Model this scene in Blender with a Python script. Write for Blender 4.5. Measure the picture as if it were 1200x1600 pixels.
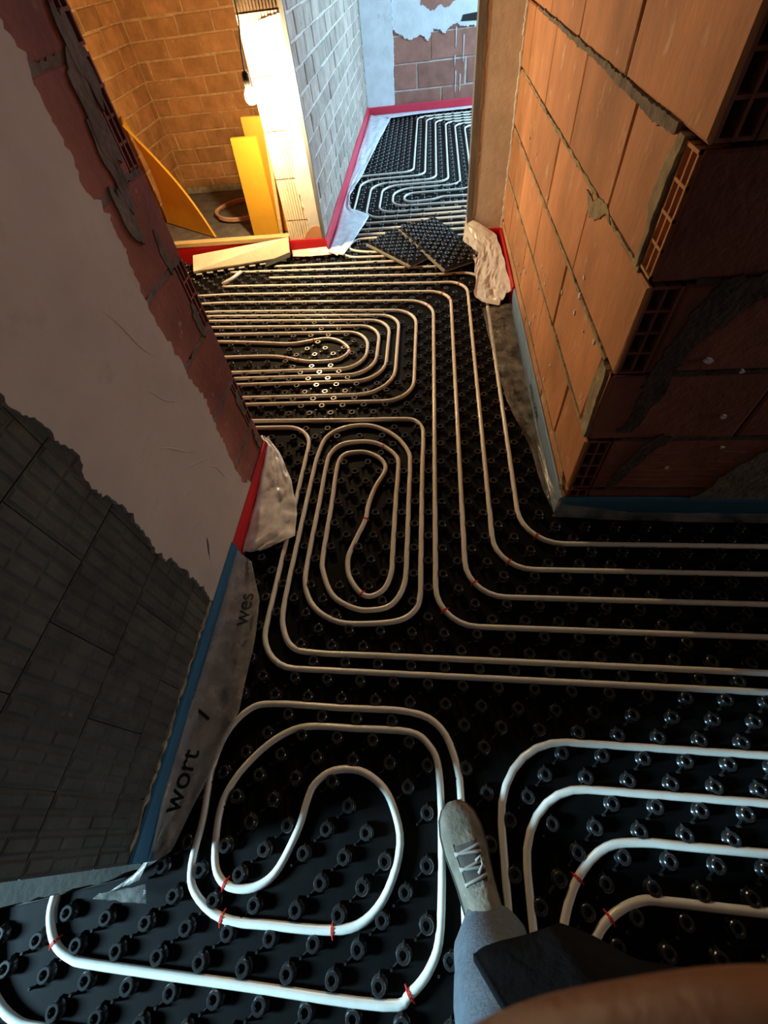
import bpy, bmesh, math, random
from mathutils import Vector, Matrix, noise
random.seed(7)
S = bpy.context.scene
for o in list(bpy.data.objects): bpy.data.objects.remove(o)
COL = S.collection

# ------------------------------------------------------------------ camera
CAMZ = 1.3826
cam_d = bpy.data.cameras.new('camera'); cam = bpy.data.objects.new('camera', cam_d); COL.objects.link(cam)
CR = ((0.9928469389593833, -0.0020555446327017585, -0.11937642369934667),
      (0.07122347949097152, -0.7922668375327766, 0.6060036915027929),
      (-0.0958236493157202, -0.6101713143716903, -0.7864533014424581))     # world <- (right, down, forward)
cam.matrix_world = Matrix(((CR[0][0], -CR[0][1], -CR[0][2], 0), (CR[1][0], -CR[1][1], -CR[1][2], 0),
                           (CR[2][0], -CR[2][1], -CR[2][2], CAMZ), (0, 0, 0, 1)))
cam_d.sensor_fit = 'AUTO'; cam_d.sensor_width = 36; cam_d.lens = 682.125 / 1600 * 36
cam_d.shift_x = (600 - 592.367) / 1600; cam_d.shift_y = (756.259 - 800) / 1600
cam_d.clip_start = .005; cam_d.clip_end = 60
cam_d.dof.use_dof = True; cam_d.dof.focus_distance = 1.8; cam_d.dof.aperture_fstop = 15
S.camera = cam

# ------------------------------------------------------------------ world, daylight and added fill, exposure
W = bpy.data.worlds.new('world'); S.world = W; W.use_nodes = True
W.node_tree.nodes['Background'].inputs[0].default_value = (.55, .72, 1, 1)
W.node_tree.nodes['Background'].inputs[1].default_value = .6
def area(name, loc, target, sx, sy, power, col):
    d = bpy.data.lights.new(name, 'AREA'); d.shape = 'RECTANGLE'; d.size = sx; d.size_y = sy; d.energy = power; d.color = col
    o = bpy.data.objects.new(name, d); COL.objects.link(o); o.location = loc
    o.rotation_euler = (Vector(target) - Vector(loc)).to_track_quat('-Z', 'Y').to_euler(); return o
area('daylight_far_window', (2.28, 4.75, 1.55), (-.4, 4.9, .3), 1.5, 1.3, 78, (.43, .73, 1))          # in the far room's window opening
area('daylight_side_window', (-3.48, -.86, 1.35), (-.3, -.25, 0), .4, .8, 46, (.44, .77, 1)).data.spread = math.radians(75)             # in the side room's window opening
area('hall_end_fill', (5.9, .5, 1.0), (-.7, .6, .6), .55, 1.7, 22, (1, .84, .70))                        # added fill for the left wall, in an invented opening at the hall's end
area('far_wall_fill', (1.45, 6.38, 1.5), (.3, 3.6, 0), 1.1, 1.2, 44, (.43, .73, 1))       # added second fill for glare on the far floor, in an unseen opening
S.view_settings.view_transform = 'Standard'; S.view_settings.look = 'None'
S.view_settings.exposure = .8; S.view_settings.gamma = 1; S.view_settings.use_curve_mapping = False
LAMP = (-.922, 2.90, .897); LAMP_L = 1150

# ------------------------------------------------------------------ materials
MATS = {}
def M(name, col, rough=.7, var=.18, scale=9, bump=0, bscale=60, spec=.4, rnd=0, stain=None, sscale=6, sth=.56, stretch=(1, 1, 1), trans=0, metal=0, emit=None, wet=0):
    if name in MATS: return MATS[name]
    m = bpy.data.materials.new(name); m.use_nodes = True; nt = m.node_tree; N = nt.nodes; L = nt.links
    b = N['Principled BSDF']; b.inputs['Roughness'].default_value = rough; b.inputs['Specular IOR Level'].default_value = spec; b.inputs['Metallic'].default_value = metal
    geo = N.new('ShaderNodeNewGeometry'); mp = N.new('ShaderNodeMapping'); mp.inputs['Scale'].default_value = stretch; L.new(geo.outputs['Position'], mp.inputs[0])
    n = N.new('ShaderNodeTexNoise'); n.inputs['Scale'].default_value = scale; n.inputs['Detail'].default_value = 6; n.inputs['Roughness'].default_value = .6; L.new(mp.outputs[0], n.inputs[0])
    r = N.new('ShaderNodeValToRGB'); r.color_ramp.elements[0].position = .3; r.color_ramp.elements[1].position = .7
    c = Vector(col[:3])
    r.color_ramp.elements[0].color = (*[max(0, x * (1 - var)) for x in c], 1); r.color_ramp.elements[1].color = (*[min(1, x * (1 + var)) for x in c], 1)
    L.new(n.outputs['Fac'], r.inputs[0]); out = r.outputs[0]
    if rnd:
        oi = N.new('ShaderNodeObjectInfo'); mr = N.new('ShaderNodeMapRange'); mr.inputs[3].default_value = 1 - rnd; mr.inputs[4].default_value = 1 + rnd
        L.new(oi.outputs['Random'], mr.inputs[0]); hs = N.new('ShaderNodeHueSaturation'); L.new(mr.outputs[0], hs.inputs['Value']); L.new(out, hs.inputs['Color']); out = hs.outputs[0]
    if stain:
        n2 = N.new('ShaderNodeTexNoise'); n2.inputs['Scale'].default_value = sscale; n2.inputs['Detail'].default_value = 8; n2.inputs['Roughness'].default_value = .7; L.new(mp.outputs[0], n2.inputs[0])
        r2 = N.new('ShaderNodeValToRGB'); r2.color_ramp.elements[0].position = sth; r2.color_ramp.elements[1].position = sth + .08; L.new(n2.outputs['Fac'], r2.inputs[0])
        mx = N.new('ShaderNodeMix'); mx.data_type = 'RGBA'; L.new(r2.outputs[0], mx.inputs['Factor']); L.new(out, mx.inputs['A']); mx.inputs['B'].default_value = (*stain, 1); out = mx.outputs['Result']
    L.new(out, b.inputs['Base Color'])
    if bump:
        n3 = N.new('ShaderNodeTexNoise'); n3.inputs['Scale'].default_value = bscale; n3.inputs['Detail'].default_value = 5; L.new(mp.outputs[0], n3.inputs[0])
        bp = N.new('ShaderNodeBump'); bp.inputs['Strength'].default_value = bump; bp.inputs['Distance'].default_value = .004; L.new(n3.outputs['Fac'], bp.inputs['Height']); L.new(bp.outputs[0], b.inputs['Normal'])
    if trans:
        tr = N.new('ShaderNodeBsdfTransparent'); ms = N.new('ShaderNodeMixShader'); n4 = N.new('ShaderNodeTexNoise'); n4.inputs['Scale'].default_value = 18; n4.inputs['Detail'].default_value = 4; L.new(geo.outputs['Position'], n4.inputs[0])
        m4 = N.new('ShaderNodeMapRange'); m4.inputs[1].default_value = .3; m4.inputs[2].default_value = .7; m4.inputs[3].default_value = max(0, 1 - trans - .14); m4.inputs[4].default_value = min(1, 1 - trans + .14); L.new(n4.outputs['Fac'], m4.inputs[0])
        L.new(m4.outputs[0], ms.inputs[0]); L.new(tr.outputs[0], ms.inputs[1]); L.new(b.outputs[0], ms.inputs[2]); L.new(ms.outputs[0], N['Material Output'].inputs[0])
    if emit:
        b.inputs['Emission Color'].default_value = (*emit[0], 1); b.inputs['Emission Strength'].default_value = emit[1]
    MATS[name] = m; return m
M('black_plastic', (.020, .020, .020), .24, .3, 30, spec=.6)
M('black_sheet', (.005, .0045, .004), .6, .3, 20, spec=.07)
M('pipe', (.80, .76, .66), .27, .06, 25, spec=.5)
M('red_mark', (.6, .03, .02), .5, .1)
M('screed', (.16, .14, .12), .9, .3, 12, .5)
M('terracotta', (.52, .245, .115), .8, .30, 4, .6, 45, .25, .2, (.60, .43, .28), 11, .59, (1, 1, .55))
M('terracotta_dark', (.25, .085, .055), .8, .25, 7, .5, 50, .3, .12, (.20, .15, .12), 5, .62)  # front wall brick: terracotta darkened, its shade put into the colour
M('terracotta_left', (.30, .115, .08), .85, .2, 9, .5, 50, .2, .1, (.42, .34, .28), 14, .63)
M('terracotta_inner', (.22, .08, .04), .9, .3, 20)
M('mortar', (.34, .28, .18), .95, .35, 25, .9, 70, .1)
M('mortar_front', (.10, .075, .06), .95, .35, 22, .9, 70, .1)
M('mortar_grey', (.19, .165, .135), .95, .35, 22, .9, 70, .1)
M('plaster_left', (.50, .425, .36), .85, .10, 5, .35, 14, .2, 0, (.44, .365, .30), 2.5, .56)
M('plaster_jamb', (.70, .67, .61), .85, .14, 9, .5, 30, .2)
M('plaster_white', (.72, .74, .76), .85, .10, 8, .6, 25, .2, 0, (.55, .55, .54), 9, .6)
M('bitumen_brick', (.062, .061, .052), .62, .35, 14, .6, 70, .45, .15, (.14, .13, .11), 30, .62)
M('yellow_brick', (.46, .225, .085), .9, .3, 8, .8, 40, .15, .16, (.55, .36, .17), 9, .62)
M('yellow_mortar', (.56, .36, .17), .95, .25, 20, .8, 60, .1)
M('grey_brick', (.42, .34, .28), .9, .22, 10, .7, 40, .15, .16, (.34, .22, .17), 9, .6)
M('grey_mortar', (.60, .52, .45), .95, .2, 20, .7, 60, .1)
M('far_brick', (.36, .165, .125), .85, .2, 9, .5, 50, .2, .12, (.5, .42, .38), 20, .7)
M('column_clay', (.78, .68, .50), .8, .12, 14, .5, 60, .2, 0, (.62, .5, .33), 9, .62)
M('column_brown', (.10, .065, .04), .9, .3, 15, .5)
M('grey_wood', (.17, .17, .165), .75, .3, 14, .5, 60, .3, 0, None, 6, .5, (6, 6, .6))
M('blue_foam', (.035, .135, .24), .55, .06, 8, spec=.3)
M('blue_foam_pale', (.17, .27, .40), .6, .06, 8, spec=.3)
M('red_foam', (.55, .012, .015), .5, .06, 8, spec=.3)
M('pink_red_foam', (.62, .04, .075), .5, .06, 8, spec=.3)
M('clear_film', (.42, .39, .34), .14, .3, 20, .8, 40, .8, trans=.82)
M('printed_film', (.50, .46, .40), .2, .25, 20, .8, 40, .7, trans=.62)
M('milky_film', (.80, .74, .69), .28, .06, 12, .5, 30, .5, trans=.2)
M('milky_film_cool', (.76, .82, .88), .35, .06, 12, .5, 30, .4, trans=.1)
M('print_black', (.008, .008, .009), .5, .05)
M('eps_grey', (.27, .25, .21), .8, .1, 30, .4)
M('eps', (.62, .60, .56), .8, .1, 30, .4)
M('cream_board', (.80, .72, .52), .85, .1, 10, .5, 40, .2)
M('timber', (.62, .44, .20), .75, .2, 9, .4, 50, .2, 0, None, 6, .5, (1, 8, 8))
M('yellow_board', (.74, .40, .035), .6, .08, 6, .2, 30, .3, .05)
M('orange_board', (.62, .26, .03), .65, .08, 6, .2, 30, .3)
M('hose', (.62, .36, .22), .5, .1)
M('concrete_pale', (.22, .21, .19), .9, .2, 8, .4)
M('concrete', (.035, .032, .026), .9, .3, 14, .7, 50, .2)
M('bulb', (1, .9, .7), .3, .01, emit=((1, .71, .37), LAMP_L))
M('lamp_black', (.02, .02, .02), .5, .1)
M('trousers', (.105, .118, .135), .9, .18, 60, .4, 160, .1)
M('jacket', (.005, .005, .0055), .9, .2, 30, .4, 80, .08)
M('shoe_suede', (.17, .142, .105), .92, .35, 22, .8, 90, .12, 0, (.36, .32, .26), 18, .60)
M('shoe_sole', (.07, .06, .05), .8, .2)
M('lace', (.30, .27, .23), .8, .2)
M('skin', (.17, .072, .032), .55, .08, 30, .2, 120, .35)
M('hair', (.03, .02, .015), .7, .3, 60)
M('metal', (.5, .48, .44), .3, .1, metal=1)

# ------------------------------------------------------------------ helpers
def tag(o, label=None, cat=None, group=None, kind=None):
    if label: o['label'] = label
    if cat: o['category'] = cat
    if group: o['group'] = group
    if kind: o['kind'] = kind
    return o
def obj(name, me, parent=None, loc=None, mat=None):
    o = bpy.data.objects.new(name, me); COL.objects.link(o)
    if mat and not me.materials: me.materials.append(MATS[mat])
    if parent: o.parent = parent
    if loc is not None: o.location = loc
    return o
def empty(name, loc=(0, 0, 0)):
    o = bpy.data.objects.new(name, None); COL.objects.link(o); o.location = loc; o.empty_display_size = .1; return o
class MB:
    def __init__(s): s.v = []; s.f = []
    def box(s, x0, x1, y0, y1, z0, z1):
        n = len(s.v)
        s.v += [(x0, y0, z0), (x1, y0, z0), (x1, y1, z0), (x0, y1, z0), (x0, y0, z1), (x1, y0, z1), (x1, y1, z1), (x0, y1, z1)]
        s.f += [tuple(n + i for i in f) for f in ((0, 3, 2, 1), (4, 5, 6, 7), (0, 1, 5, 4), (1, 2, 6, 5), (2, 3, 7, 6), (3, 0, 4, 7))]; return s
    def tube(s, pts, r, seg=8, cap=True):
        pts = [Vector(p) for p in pts]; n0 = len(s.v); u = None
        for i, p in enumerate(pts):
            t = (pts[min(i + 1, len(pts) - 1)] - pts[max(i - 1, 0)]).normalized()
            if u is None: u = t.orthogonal().normalized() if abs(t.z) > .9 else t.cross(Vector((0, 0, 1))).normalized()
            u = (u - t * u.dot(t)).normalized(); w = t.cross(u)
            rr = r[i] if isinstance(r, (list, tuple)) else r
            for k in range(seg):
                a = 2 * math.pi * k / seg; q = p + (u * math.cos(a) + w * math.sin(a)) * rr; s.v.append(tuple(q))
        for i in range(len(pts) - 1):
            for k in range(seg):
                a = n0 + i * seg + k; b = n0 + i * seg + (k + 1) % seg; s.f.append((a, b, b + seg, a + seg))
        if cap:
            s.f.append(tuple(n0 + k for k in range(seg))[::-1]); e = n0 + (len(pts) - 1) * seg; s.f.append(tuple(e + k for k in range(seg)))
        return s
    def lathe(s, prof, seg=12, c=(0, 0, 0)):
        n0 = len(s.v)
        for r, z in prof:
            for k in range(seg):
                a = 2 * math.pi * k / seg; s.v.append((c[0] + r * math.cos(a), c[1] + r * math.sin(a), c[2] + z))
        for i in range(len(prof) - 1):
            for k in range(seg):
                a = n0 + i * seg + k; b = n0 + i * seg + (k + 1) % seg; s.f.append((a, b, b + seg, a + seg))
        e = n0 + (len(prof) - 1) * seg; s.f.append(tuple(e + k for k in range(seg))); return s
    def grid(s, fn, nu, nv):
        n0 = len(s.v)
        for i in range(nu + 1):
            for j in range(nv + 1): s.v.append(tuple(fn(i / nu, j / nv)))
        for i in range(nu):
            for j in range(nv):
                a = n0 + i * (nv + 1) + j; s.f.append((a, a + nv + 1, a + nv + 2, a + 1))
        return s
    def mesh(s, name, mat, smooth=False):
        me = bpy.data.meshes.new(name); me.from_pydata(s.v, [], s.f); me.materials.append(MATS[mat])
        if smooth: me.polygons.foreach_set('use_smooth', [True] * len(me.polygons))
        me.update(); return me
    def build(s, name, mat, parent=None, smooth=False, loc=None): return obj(name, s.mesh(name, mat, smooth), parent, loc)
def prism(name, poly, axis, a0, a1, mat, parent=None):
    """polygon given in the plane normal to axis ('x': (y,z), 'y': (x,z), 'z': (x,y)) extruded from a0 to a1"""
    bm = bmesh.new(); P = {'x': lambda p, a: (a, p[0], p[1]), 'y': lambda p, a: (p[0], a, p[1]), 'z': lambda p, a: (p[0], p[1], a)}[axis]
    A = [bm.verts.new(P(p, a0)) for p in poly]; B = [bm.verts.new(P(p, a1)) for p in poly]; n = len(poly)
    bm.faces.new(A); bm.faces.new(B[::-1])
    for i in range(n): bm.faces.new((A[i], B[i], B[(i + 1) % n], A[(i + 1) % n]))
    bmesh.ops.recalc_face_normals(bm, faces=bm.faces); bmesh.ops.triangulate(bm, faces=[f for f in bm.faces if len(f.verts) > 4])
    me = bpy.data.meshes.new(name); bm.to_mesh(me); bm.free(); me.materials.append(MATS[mat]); return obj(name, me, parent)
def ragged(pts, step=.012, amp=.012, seed=0):
    """polyline roughened at several scales: torn plaster and mortar edges"""
    rr = random.Random(seed); out = []; acc = 0
    for (a, b) in zip(pts[:-1], pts[1:]):
        d = Vector(b) - Vector(a); n = max(1, int(d.length / step * 1.5)); nn = Vector((-d.y, d.x)).normalized()
        for k in range(n):
            t = (k + (rr.uniform(-.3, .3) if k else 0)) / n; q = acc + t * d.length
            w_ = 1.6 * noise.noise(Vector((q * 14, seed * 7.7, 0))) + 1.0 * noise.noise(Vector((q * 60, seed * 3.1, 5))) + rr.uniform(-.35, .35) + (rr.uniform(.4, 1.3) if rr.random() < .07 else 0)
            out.append(tuple(Vector(a) + d * t + nn * amp * w_))
        acc += d.length
    out.append(pts[-1]); return out
BRK = {}
def brick_mesh(l, h, d, mat, var=0, ch=.004):
    """brick l along local x, d deep along +y (face at y=0 looking to -y), h up; chamfered face, slightly uneven corners"""
    key = (round(l, 3), round(h, 3), round(d, 3), mat, var)
    if key in BRK: return BRK[key]
    rr = random.Random(str(key)); j = lambda s=.003: rr.uniform(-s, s); m = MB()
    F = [(ch + abs(j()), j(.0012), ch + abs(j())), (l - ch - abs(j()), j(.0012), ch + abs(j())), (l - ch - abs(j()), j(.0012), h - ch - abs(j())), (ch + abs(j()), j(.0012), h - ch - abs(j()))]
    R = [(0, ch, 0), (l, ch, 0), (l, ch, h), (0, ch, h)]; K = [(0, d, 0), (l, d, 0), (l, d, h), (0, d, h)]
    m.v = F + R + K; m.f = [(0, 1, 2, 3)]
    for i in range(4):
        k = (i + 1) % 4; m.f += [(4 + i, 4 + k, k, i), (8 + i, 8 + k, 4 + k, 4 + i)]
    m.f.append((11, 10, 9, 8)); BRK[key] = m.mesh('brick', mat); return BRK[key]
FACE = {'-y': Matrix.Identity(3), '-x': Matrix(((0, 1, 0), (-1, 0, 0), (0, 0, 1))), '+x': Matrix(((0, -1, 0), (1, 0, 0), (0, 0, 1)))}
def brick(parent, face, pos, l, h, d, mat, var=0, name='brick'):
    """face '-y': x runs +X. '+x': local x runs +Y, face looks to +X. '-x': local x runs -Y, face looks to -X"""
    o = obj(name, brick_mesh(l, h, d, mat, var), parent, pos); o.rotation_euler = FACE[face].to_euler(); return o
def hollow_mesh(w, h, d, nx, nz, mat, t=.006, seed=0):
    rr = random.Random(seed); m = MB()
    for i in range(nx + 1):
        x = i * (w - t) / nx; m.box(x, x + t, rr.uniform(0, .004), d, 0, h)
    for k in range(nz + 1):
        z = k * (h - t) / nz; m.box(0, w, rr.uniform(0, .004) + .001, d, z, z + t)
    m.box(.001, w - .001, d - .004, d, 0, h); return m.mesh('hollow_brick', mat)
def hollow(parent, face, pos, w, h, d, nx, nz, mat, seed=0):
    o = obj('hollow_brick', hollow_mesh(w, h, d, nx, nz, mat, seed=seed), parent, pos); o.rotation_euler = FACE[face].to_euler(); return o
def struct(o, label=None): o['kind'] = 'structure'; return tag(o, label) if label else o
def nz3(x, y, z, s=1.0): return noise.noise(Vector((x * s, y * s, z * s)))

# ------------------------------------------------------------------ shell
XL, XR, YF, YD, YB = -.70, .455, .93, 3.08, 6.42       # left wall face, right wall face, front face, door wall, far wall
YE = 1.215                                             # free end of the left wall
TOP = 2.6
struct(MB().box(-3.7, 6.1, -2.3, 6.7, -.12, -.004).build('floor', 'screed'), 'raw grey screed under the heating panels')
struct(MB().box(-3.7, 6.1, -2.3, 6.7, TOP, TOP + .1).build('ceiling', 'concrete_pale'), 'raw concrete ceiling over all the rooms')
struct(MB().box(-3.7, 6.1, -2.4, -2.3, 0, TOP).build('wall_back', 'terracotta_inner'), 'bare brick wall behind the photographer')
struct(MB().box(6.0, 6.1, -2.3, -.1, 0, TOP).box(6.0, 6.1, .8, .95, 0, TOP).box(6.0, 6.1, -.1, .8, 2.1, TOP).build('wall_hall_end', 'terracotta_inner'), 'bare brick end wall of the hall with an opening made for the added fill light')  # door-sized opening invented to go with the added hall fill
# side room window wall (opening Y -1.25..-.45)
struct(MB().box(-3.62, -3.52, -2.3, -1.25, 0, TOP).box(-3.62, -3.52, -.47, 1.1, 0, TOP).box(-3.62, -3.52, -1.25, -.47, 0, .9).box(-3.62, -3.52, -1.25, -.47, 2.1, TOP).build('wall_side_room', 'terracotta_inner'), 'bare brick window wall of the side room')
# far room window wall
struct(MB().box(2.32, 2.42, YD, 3.95, 0, TOP).box(2.32, 2.42, 5.55, 6.6, 0, TOP).box(2.32, 2.42, 3.95, 5.55, 0, .85).box(2.32, 2.42, 3.95, 5.55, 2.25, TOP).build('wall_far_room', 'plaster_white'), 'plastered window wall of the far room')
# crossing end wall and wall that returns from the left wall
struct(MB().box(-2.45, -2.35, 1.1, 4.6, 0, TOP).build('wall_crossing_end', 'yellow_brick'), 'brick wall closing the crossing passage')
struct(MB().box(-3.6, -.815, 1.10, 1.205, 0, TOP).build('wall_return', 'terracotta_inner'), 'hollow brick wall returning from the free end of the plastered wall')

# ------------------------------------------------------------------ left wall: dark scored bricks, plaster, bare brick edge
WL = struct(MB().box(-.815, XL - .014, -.13, YE - .012, 0, TOP).build('wall_left', 'mortar_grey'), 'half plastered brick wall with dark scored bricks and a bare brick edge')
def scored_mesh(l, h):
    m = MB(); m.box(0, l, .0045, .03, 0, h); rr = random.Random(int(l * 1000)); n = max(2, round(l / .031)); g = l / n; zs = [0, h * .34, h * .68, h]
    for k in range(n):
        for a, b in zip(zs[:-1], zs[1:]):
            e = rr.uniform(0, .0022); q = [rr.uniform(0, .003) for _ in range(4)]; x0, x1, z0, z1 = k * g + .0012 + q[0], (k + 1) * g - .0012 - q[1], a + .0006 + q[2] * .5, b - .0006 - q[3] * .5
            c = len(m.v); d = .005
            m.v += [(x0, .0047, z0), (x1, .0047, z0), (x1, .0047, z1), (x0, .0047, z1), (x0 + d, e, z0 + d * .6), (x1 - d, e, z0 + d * .6), (x1 - d, e, z1 - d * .6), (x0 + d, e, z1 - d * .6)]
            m.f += [tuple(c + t for t in f) for f in ((4, 5, 6, 7), (0, 1, 5, 4), (1, 2, 6, 5), (2, 3, 7, 6), (3, 0, 4, 7))]
    return m.mesh('scored_brick', 'bitumen_brick')
SC = {}
def scored(y0, y1, z0, z1):
    k = (round(y1 - y0, 3), round(z1 - z0, 3))
    if k not in SC: SC[k] = scored_mesh(k[0], k[1])
    o = obj('scored_brick', SC[k], WL, (XL, y0, z0)); o.rotation_euler = FACE['+x'].to_euler()
CH = .21
for r in range(13):
    z0 = .02 + r * CH; z1 = min(z0 + CH - .003, TOP); joints = [.12, .37] if r % 2 else [-.005, .245, .495]
    ys = [-.13] + joints + [.53]
    for a, b in zip(ys[:-1], ys[1:]): scored(a + .0012, b - .0012, z0, z1)
# plaster coat with ragged borders
dark_edge = [(.505, 0), (.51, .10), (.52, .26), (.50, .45), (.515, .62), (.50, .72), (.525, .80), (.505, .92), (.49, 1.1), (.5, 1.4), (.48, 2.0), (.49, TOP)]
brick_edge = [(1.0, TOP), (1.01, 2.0), (1.0, 1.6), (.985, 1.37), (.985, 1.2), (.965, 1.10), (.995, 1.05), (.965, .9), (.955, .82), (.97, .70), (.965, .64), (.985, .52), (.965, .4), (.95, .25), (.955, .16), (.99, .12), (1.0, 0)]
prism('plaster_coat', ragged(dark_edge, .010, .009, 3)[:-1] + [dark_edge[-1]] + ragged(brick_edge, .011, .009, 4), 'x', XL - .014, XL + .006, 'plaster_left', WL)
# trowel ridges and a nick on the plaster
for k, (y, z, ly, lz) in enumerate([(.70, .62, .14, -.16), (.78, .74, .10, -.13), (.66, .45, .12, -.05), (.74, .50, .12, -.10), (.62, .36, .10, -.06), (.84, .40, .05, -.14), (.80, .95, .09, -.2)]):
    MB().tube([(XL + .0055, y + ly * t + .006 * math.sin(7 * t + k), z + lz * t) for t in [i / 8 for i in range(9)]], [.0003 + .0022 * math.sin(math.pi * i / 8) for i in range(9)], 6).build('trowel_ridge', 'plaster_left', WL, True)
prism('chip', [(.605, .20), (.615, .215), (.64, .24), (.655, .265), (.645, .262), (.62, .232)], 'x', XL + .0055, XL + .0065, 'bitumen_brick', WL)
# bare bricks of the free end: courses of .21, every second course shows its hollow end
for r in range(13):
    z0 = .026 + .21 * r; z1 = min(z0 + .20, TOP)
    if z0 > TOP - .05: break
    holl = r % 2 == 1 if z0 < 1 else True
    ye = YE - (.055 if holl else .0)
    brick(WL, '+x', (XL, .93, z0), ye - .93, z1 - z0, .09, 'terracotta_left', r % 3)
    if holl: hollow(WL, '+x', (XL, YE - .05, z0), .05, z1 - z0, .05, 2, 4, 'terracotta_left', r)
    else: MB().box(-.812, XL, YE - .02, YE, z0, z1)
MB().box(-.815, XL - .02, YE - .012, YE, 0, TOP).build('end_face', 'terracotta_inner', WL)
for r in range(12):      # slanting mortar smears along the bed joints
    z = .021 + .21 * r
    prism('mortar_joint', ragged([(.95, z - .005), (YE - .01, z - .006)], .02, .004, r) + ragged([(YE - .01, z + .007), (.95, z + .009)], .02, .004, r + 50), 'x', XL - .014, XL - .001, 'mortar_grey', WL)
for k, (y, z, s) in enumerate([(1.14, .90, .035), (1.15, .70, .04), (1.17, .36, .04), (1.10, 1.12, .06), (1.12, 1.2, .07), (1.16, 1.28, .06), (1.06, 1.02, .05), (1.17, .16, .03)]):
    P = [(y + s * (.8 + .5 * nz3(math.cos(a) * 1.5, math.sin(a) * 1.5, k * 3.3)) * math.cos(a) * .6, z + 1.6 * s * (.8 + .5 * nz3(math.cos(a) * 1.5, math.sin(a) * 1.5, k * 3.3)) * math.sin(a)) for a in [i * math.pi / 12 for i in range(24)]]
    prism('mortar_smear', P, 'x', XL - .004, XL + .0018 + .0006 * k, 'mortar_grey', WL)
# crumbling plaster bead above the foam strip
def bead(name, p0, p1, r, mat, parent, seed):
    d = Vector(p1) - Vector(p0); n = int(d.length / .014); rr = random.Random(seed)
    MB().tube([tuple(Vector(p0) + d * (i / n) + Vector((rr.uniform(-.003, .003), 0, rr.uniform(-.004, .004)))) for i in range(n + 1)], [r * rr.uniform(.5, 1.3) for i in range(n + 1)], 6).build(name, mat, parent)
bead('plaster_bead', (XL - .002, -.12, .112), (XL - .002, .58, .112), .007, 'mortar', WL, 4)

# ------------------------------------------------------------------ right wall of big bricks and the dark front face
HC = .2375; Z0 = .147
WR = struct(MB().box(XR + .03, XR + .12, 1.022, YD, 0, TOP).box(XR + .08, XR + .12, YF + .09, 1.022, 0, TOP).build('wall_right', 'mortar'), 'orange wall of large hollow bricks catching the warm light')
WF = struct(MB().box(XR + .082, 6.0, YF + .03, YF + .11, 0, TOP).box(XR + .065, XR + .082, YF + .08, YF + .11, 0, TOP).build('wall_front', 'mortar_grey'), 'dark red hollow brick wall in shade facing the hall')
RJ = {-1: [1.455, 1.98, 2.5], 0: [1.19, 1.72, 2.245, 2.77], 1: [1.52, 2.045, 2.57], 2: [1.455, 1.965, 2.485], 3: [1.293, 1.808, 2.32, 2.84], 4: [1.428, 1.953, 2.478, 3.0]}
for r in range(-1, 11):
    zb = max(0, Z0 + r * HC); zt = min(Z0 + (r + 1) * HC, TOP)
    if zt - zb < .04: continue
    thru = r % 2 == 0 or r == -1
    js = RJ[r] if r in RJ else [RJ[3 if r % 2 else 4][k] + .03 * (r % 3) for k in range(4)]
    ys = [YF if thru else 1.02] + [j for j in js if j < YD - .05] + [YD]
    g = .005 if r != 3 else .004
    for a, b in zip(ys[:-1], ys[1:]):
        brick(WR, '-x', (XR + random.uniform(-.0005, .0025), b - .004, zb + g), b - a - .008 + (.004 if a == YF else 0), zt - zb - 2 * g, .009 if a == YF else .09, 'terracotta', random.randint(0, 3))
    # front face
    x = XR + (.076 if thru else .0); xs = [x]
    first = .40 if r % 3 else .52
    while xs[-1] < 1.75: xs.append(xs[-1] + (first if len(xs) == 1 else .525))
    if not thru: xs[0] = XR + .004
    for a, b in zip(xs[:-1], xs[1:]):
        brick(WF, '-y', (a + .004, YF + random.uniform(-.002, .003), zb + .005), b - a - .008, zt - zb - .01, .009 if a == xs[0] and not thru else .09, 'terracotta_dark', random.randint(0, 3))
    if thru and zt - zb > .1:      # hollow end of the side wall's brick on the front face
        hollow(WF, '-y', (XR + .011, YF - .001, zb + .006), .064, zt - zb - .012, .07, 2, 4, 'terracotta_dark', r)
    elif not thru:                 # hollow end of the front wall's brick on the side face
        hollow(WR, '-x', (XR - .001, 1.002, zb + .006), .060, zt - zb - .012, .06, 2, 4, 'terracotta', r + 20)
# relief lines of the front bricks (ribbing near the base)
for z in (.165, .20, .225, .25, .285, .33):
    MB().tube([(XR + .10 + .06 * i, YF - .0005 + .001 * math.sin(i * 2.1), z + .003 * math.sin(i * 1.7)) for i in range(12)], .004, 5).build('rib', 'terracotta_dark', WF)
# thick mortar: bed joint at the 4th course, end joints
def lumpy(name, pts, wid, axis, a0, a1, mat, parent, seed):
    up = [(p[0] + n[0], p[1] + n[1]) for p, n in zip(pts, wid)]; dn = [(p[0] - n[0], p[1] - n[1]) for p, n in zip(pts, wid)]
    prism(name, ragged(up, .013, .0035, seed) + ragged(dn[::-1], .013, .0035, seed + 1), axis, a0, a1, mat, parent)
zj = Z0 + 4 * HC
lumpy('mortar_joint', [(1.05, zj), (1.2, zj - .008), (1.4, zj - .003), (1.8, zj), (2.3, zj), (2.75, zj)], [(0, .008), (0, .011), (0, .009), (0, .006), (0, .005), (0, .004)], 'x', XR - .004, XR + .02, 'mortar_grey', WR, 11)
lumpy('mortar_joint', [(1.012, zj), (1.03, zj - .06), (1.035, zj - .13), (1.016, zj - .16), (1.018, zj - .235)], [(.012, 0), (.022, 0), (.018, 0), (.010, 0), (.010, 0)], 'x', XR - .006, XR + .02, 'mortar', WR, 13)
zk = Z0 + 2 * HC
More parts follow.
